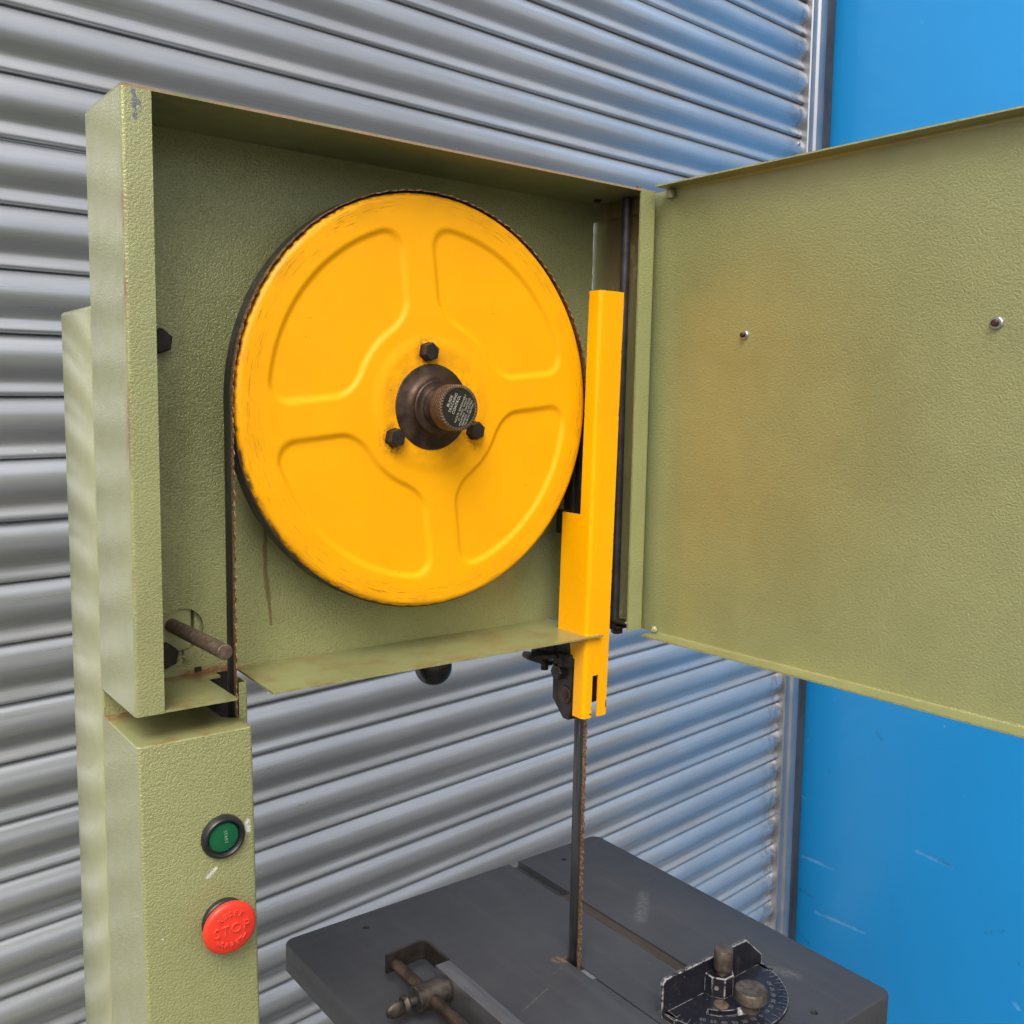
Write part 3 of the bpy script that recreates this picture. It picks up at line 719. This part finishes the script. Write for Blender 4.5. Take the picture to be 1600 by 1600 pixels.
cyl(b, (.133, .010, -.262), (.133, .010, -.2445), .0040, 12)
b.transform(Matrix.Translation((.0270, .0225, -.0070))); obj('guide_thumbwheel', b, DARK, gb)
b = BM(); box(b, .1835, .1965, .0225, .0360, -.300, -.045, .001); box(b, .1900, .2110, -.0050, .0210, -.300, -.232, .001); box(b, .1725, .1833, .0240, .0345, -.128, -.104, .001); obj('guide_post', b, DARK, gb)
b = BM(); bmesh.ops.create_uvsphere(b, u_segments=36, v_segments=20, radius=.0180, matrix=Matrix.Translation((.0355, .0500, -.2512)))
lathe(b, [(.0056, 0), (.0056, .0215)], (.0355, .050, -.2480), (0, 0, 1), 16)
obj('tension_ball_knob', b, BALL, P)

# ------------------------------------------------------------------ table
TZ = -.580; tx0, tx1, ty0, ty1 = -.0485, .4085, -.2290, .2160; TT = .030
def rpoly(x0, x1, y0, y1, rr, n=6):
    out = []
    for cx_, cy2, a in ((x1-rr, y1-rr, 0), (x0+rr, y1-rr, 90), (x0+rr, y0+rr, 180), (x1-rr, y0+rr, 270)):
        for k in range(n+1): out.append((cx_+rr*cos(radians(a+90*k/n)), cy2+rr*sin(radians(a+90*k/n))))
    return out
b = BM(); out = rpoly(tx0, tx1, ty0, ty1, .012)
lv = [(0, -TT), (0, -.0022), (.0007, -.0007), (.0022, 0)]
cxm, cym = (tx0+tx1)/2, (ty0+ty1)/2
Rg = []
for ins, dz in lv:
    Rg.append([b.verts.new((x - ins*(1 if x > cxm else -1), y - ins*(1 if y > cym else -1), TZ+dz)) for x, y in out])
for A, B2 in zip(Rg, Rg[1:]):
    for i in range(len(out)): b.faces.new((A[i], A[(i+1) % len(out)], B2[(i+1) % len(out)], B2[i]))
b.faces.new(Rg[0][::-1]); b.faces.new(Rg[-1]); bmesh.ops.recalc_face_normals(b, faces=b.faces)
table = obj('saw_table', b, TABLE, P)
# cut the mitre groove, blade slot, blade mouth and the drilled holes
cut = BM()
box(cut, .2585, .2745, ty0-.02, ty1+.02, TZ-.0085, TZ+.01)
box(cut, .1795, .1815, ty0-.02, -.0080, TZ-.05, TZ+.01)
box(cut, .1770, .1832, -.0350, .0110, TZ-.05, TZ+.01)
for hx, hy in ((.0380, .1862), (.3240, .1835), (.3148, -.2019)):
    cyl(cut, (hx, hy, TZ-.02), (hx, hy, TZ+.01), .0038, 20)
me = bpy.data.meshes.new('cut'); cut.to_mesh(me); cut.free(); co_ = bpy.data.objects.new('cut', me); COL.objects.link(co_)
md = table.modifiers.new('cut', 'BOOLEAN'); md.object = co_; md.operation = 'DIFFERENCE'; md.solver = 'EXACT'; md.use_self = True
dg = bpy.context.evaluated_depsgraph_get(); nm_ = bpy.data.meshes.new_from_object(table.evaluated_get(dg))
table.modifiers.clear(); old = table.data; table.data = nm_; nm_.name = 'saw_table'
bpy.data.objects.remove(co_); bpy.data.meshes.remove(old); bpy.data.meshes.remove(me)
nm_.polygons.foreach_set('use_smooth', [True]*len(nm_.polygons)); nm_.set_sharp_from_angle(angle=radians(30))
b = BM(); box(b, .1772, .1830, -.0347, -.0150, TZ-.006, TZ-.0008, .0004); obj('table_insert', b, ALU, table)
b = BM(); box(b, .02, .34, -.12, .12, TZ-.11, TZ-TT-.002, .01); box(b, .10, .26, -.10, .10, -.98, TZ-.112, .01); obj('trunnion', b, DARK, table)
# lower wheel housing and pedestal (below the picture)
b = BM(); box(b, -.2665, .2368, YF, .1525, -1.42, -.985, .004); obj('lower_housing', b, G, P)
b = BM(); box(b, -.30, .27, -.14, .24, GROUND, -1.422, .006); obj('plinth', b, G, P)

# ------------------------------------------------------------------ rip fence on the table
FX, FZ = .0292, -.5452
fence = thing('rip_fence', (.03, -.05, TZ), 'steel rip fence bar with rusty clamp collar and wing screw, left side of the table', 'rip fence')
ROTF = Matrix.Translation((FX, .0317, 0)) @ Matrix.Rotation(radians(-.8), 4, 'Z') @ Matrix.Translation((-FX, -.0317, 0))
def fobj(name, bm, mat): bm.transform(ROTF); return obj(name, bm, mat, fence)
b = BM(); box(b, FX, FX+.0162, -.255, .0318, TZ+.0008, FZ, .0007); fobj('fence_bar', b, STEEL)
b = BM(); q = sheet([(-.0015, .0735), (.0440, .0780), (.0440, .0330)], .0030, .008, 6)
prism(b, q, 'z', FZ-.0200, FZ-.0005); fobj('end_bracket', b, DARK)
rz_ = -.5580; rxx = .0085
b = BM(); cyl(b, (rxx, -.240, rz_), (rxx, .0735, rz_), .0060, 24); fobj('fence_rod', b, BROWN_D)
b = BM(); cyl(b, (-.0060, .0115, rz_), (FX-.0003, .0115, rz_), .0125, 36, .0010); cl = fobj('clamp_collar', b, BROWN)
b = BM()
lathe(b, [(.0048, 0), (.0048, .008), (.0080, .0082), (.0092, .010), (.0088, .012), (.0070, .014)], (-.0060, .0115, rz_), (-1, 0, 0), 24)
bmesh.ops.create_uvsphere(b, u_segments=24, v_segments=14, radius=1, matrix=Matrix.Translation((-.0265, .0100, rz_-.001)) @ Matrix.Diagonal((.0115, .0048, .0082, 1)))
fobj('wing_screw', b, BROWN)

# ------------------------------------------------------------------ mitre gauge in the groove
gauge = thing('mitre_gauge', (.2665, -.13, TZ), 'black chipped mitre gauge with degree scale and two knurled knobs, right of the blade', 'mitre gauge')
b = BM(); box(b, .2592, .2738, -.40, .1150, TZ-.0078, TZ-.0012, .0005); obj('gauge_bar', b, GBAR, gauge)
CXG, CYG, PZ0, PZ1 = .2610, -.1230, TZ+.0003, TZ+.0060
RG = .0712
def polar(bm, r0_, r1_, a0_, a1_, z0_, z1_, n=40):
    pts_ = []
    for k in range(n+1):
        a = radians(a0_+(a1_-a0_)*k/n); pts_.append((r1_*cos(a)+CXG, r1_*sin(a)+CYG))
    for k in range(n, -1, -1):
        a = radians(a0_+(a1_-a0_)*k/n); pts_.append((r0_*cos(a)+CXG, r0_*sin(a)+CYG))
    # swept as quads so the arc stays clean
    m = n+1
    T = [bm.verts.new((x, y, z1_)) for x, y in pts_]; B_ = [bm.verts.new((x, y, z0_)) for x, y in pts_]
    for k in range(n):
        o1, o2, i1, i2 = k, k+1, 2*m-1-k, 2*m-2-k
        bm.faces.new((T[o1], T[o2], T[i2], T[i1])); bm.faces.new((B_[o1], B_[i1], B_[i2], B_[o2]))
        bm.faces.new((T[o1], B_[o1], B_[o2], T[o2])); bm.faces.new((T[i1], T[i2], B_[i2], B_[i1]))
    for k, l in ((0, 2*m-1), (n, 2*m-1-n)): bm.faces.new((T[k], T[l], B_[l], B_[k]))
    bmesh.ops.recalc_face_normals(bm, faces=bm.faces)
b = BM()
polar(b, .0005, .0385, 180, 360, PZ0, PZ1, 48); polar(b, .0475, RG, 180, 360, PZ0, PZ1, 64)
polar(b, .0385, .0475, 180, 212, PZ0, PZ1, 8); polar(b, .0385, .0475, 318, 360, PZ0, PZ1, 10)
box(b, .1880, CXG-RG+.004, CYG-.014, CYG, PZ0, PZ1); box(b, CXG+RG-.004, .3345, CYG-.014, CYG, PZ0, PZ1)
head = obj('protractor_head', b, GAUGE, gauge)
b = BM(); polar(b, .0376, .0425, 256, 284, PZ0+.0005, PZ1+.0004, 16); polar(b, .0440, .0500, 276, 312, PZ0+.0005, PZ1+.0004, 16); obj('white_paint_smear', b, WHITEP, head)
b = BM(); lathe(b, [(.0078, 0), (.0070, .0010), (.0048, .0016), (0, .0018)], (CXG-.0175, CYG-.0235, PZ1), (0, 0, 1), 14)
for v in b.verts: v.co += Vector((random.uniform(-1, 1), random.uniform(-1, 1), 0))*.0007
obj('rusty_screw', b, ROD, head)
b = BM()
fp = [(.1862, PZ0), (.3350, PZ0), (.3350, TZ+.0150), (.3085, TZ+.0395), (.1905, TZ+.0395), (.1862, TZ+.0350)]
prism(b, fp, 'y', CYG+.0002, CYG+.0042); bmesh.ops.bevel(b, geom=list(b.edges), offset=.0008, segments=2, affect='EDGES')
obj('fence_face', b, GAUGE, gauge)
for hx in (.2060, .2950):
    b = BM(); lathe(b, [(.0036, 0), (.0036, .0003), (.0024, .0003), (.0024, .0001), (0, .0001)], (hx, CYG, TZ+.0215), (0, -1, 0), 20)
    for v in b.verts: v.co.z = TZ+.0215 + (v.co.z-TZ-.0215)*1.35
    obj('face_hole', b, BROWN, gauge)
b = BM(); prism(b, [(.2450, CYG), (.2450, CYG-.0100), (.2525, CYG-.0200), (.2650, CYG-.0200), (.2720, CYG-.0120), (.2720, CYG)], 'z', PZ1-.0002, TZ+.0270)
bmesh.ops.bevel(b, geom=list(b.edges), offset=.0006, segments=2, affect='EDGES'); boss = obj('stop_boss', b, GAUGE, gauge)
b = BM(); lathe(b, [(.0022, 0), (.0022, .0004), (.0012, .0004), (0, .0002)], (.2475, CYG-.0138, TZ+.0165), (-.8, -.6, 0), 16); obj('grub_screw', b, ALU, boss)
b = BM(); lathe(b, [(.0058, 0), (.0058, .0050), (.0086, .0055), (.0092, .0066), (.0092, .0240), (.0084, .0262), (.0050, .0268), (0, .0268)], (.2590, CYG-.0110, TZ+.0265), (0, 0, 1), 40); obj('stop_pin', b, BROWN_L, gauge)
b = BM(); lathe(b, [(.0092, 0), (.0088, .0030), (.0100, .0095), (.0145, .0100), (.0154, .0108), (.0154, .0198), (.0146, .0212), (0, .0212)], (.2610, CYG-.0445, PZ1), (0, 0, 1), 48); obj('clamp_knob', b, BROWN_L, gauge)
b = BM()                                                   # engraved, paint-filled degree scale
for d_ in range(-80, 81, 5):
    a = radians(270+d_); r0_ = .0625 if d_ % 10 == 0 else .0665
    ca, sa = cos(a), sin(a); wd = .00026
    prism(b, [(CXG+r0_*ca-wd*sa, CYG+r0_*sa+wd*ca), (CXG+r0_*ca+wd*sa, CYG+r0_*sa-wd*ca), (CXG+.0700*ca+wd*sa, CYG+.0700*sa-wd*ca), (CXG+.0700*ca-wd*sa, CYG+.0700*sa+wd*ca)], 'z', PZ1-.0001, PZ1+.00012)
for d_ in range(-60, 61, 10):
    a = radians(270+d_); t = glyphs(str(abs(d_)), .0062, .00012)
    t.transform(Matrix.Translation((CXG+.0575*cos(a), CYG+.0575*sin(a), PZ1)) @ Matrix.Rotation(a+pi/2, 4, 'Z'))
    me = bpy.data.meshes.new('t'); t.to_mesh(me); t.free(); b.from_mesh(me); bpy.data.meshes.remove(me)
SCALE = metal('worn_scale_paint', (.15, .15, .16), (.07, .07, .08), (.5, .6), 0, 500)
obj('degree_scale', b, SCALE, head)
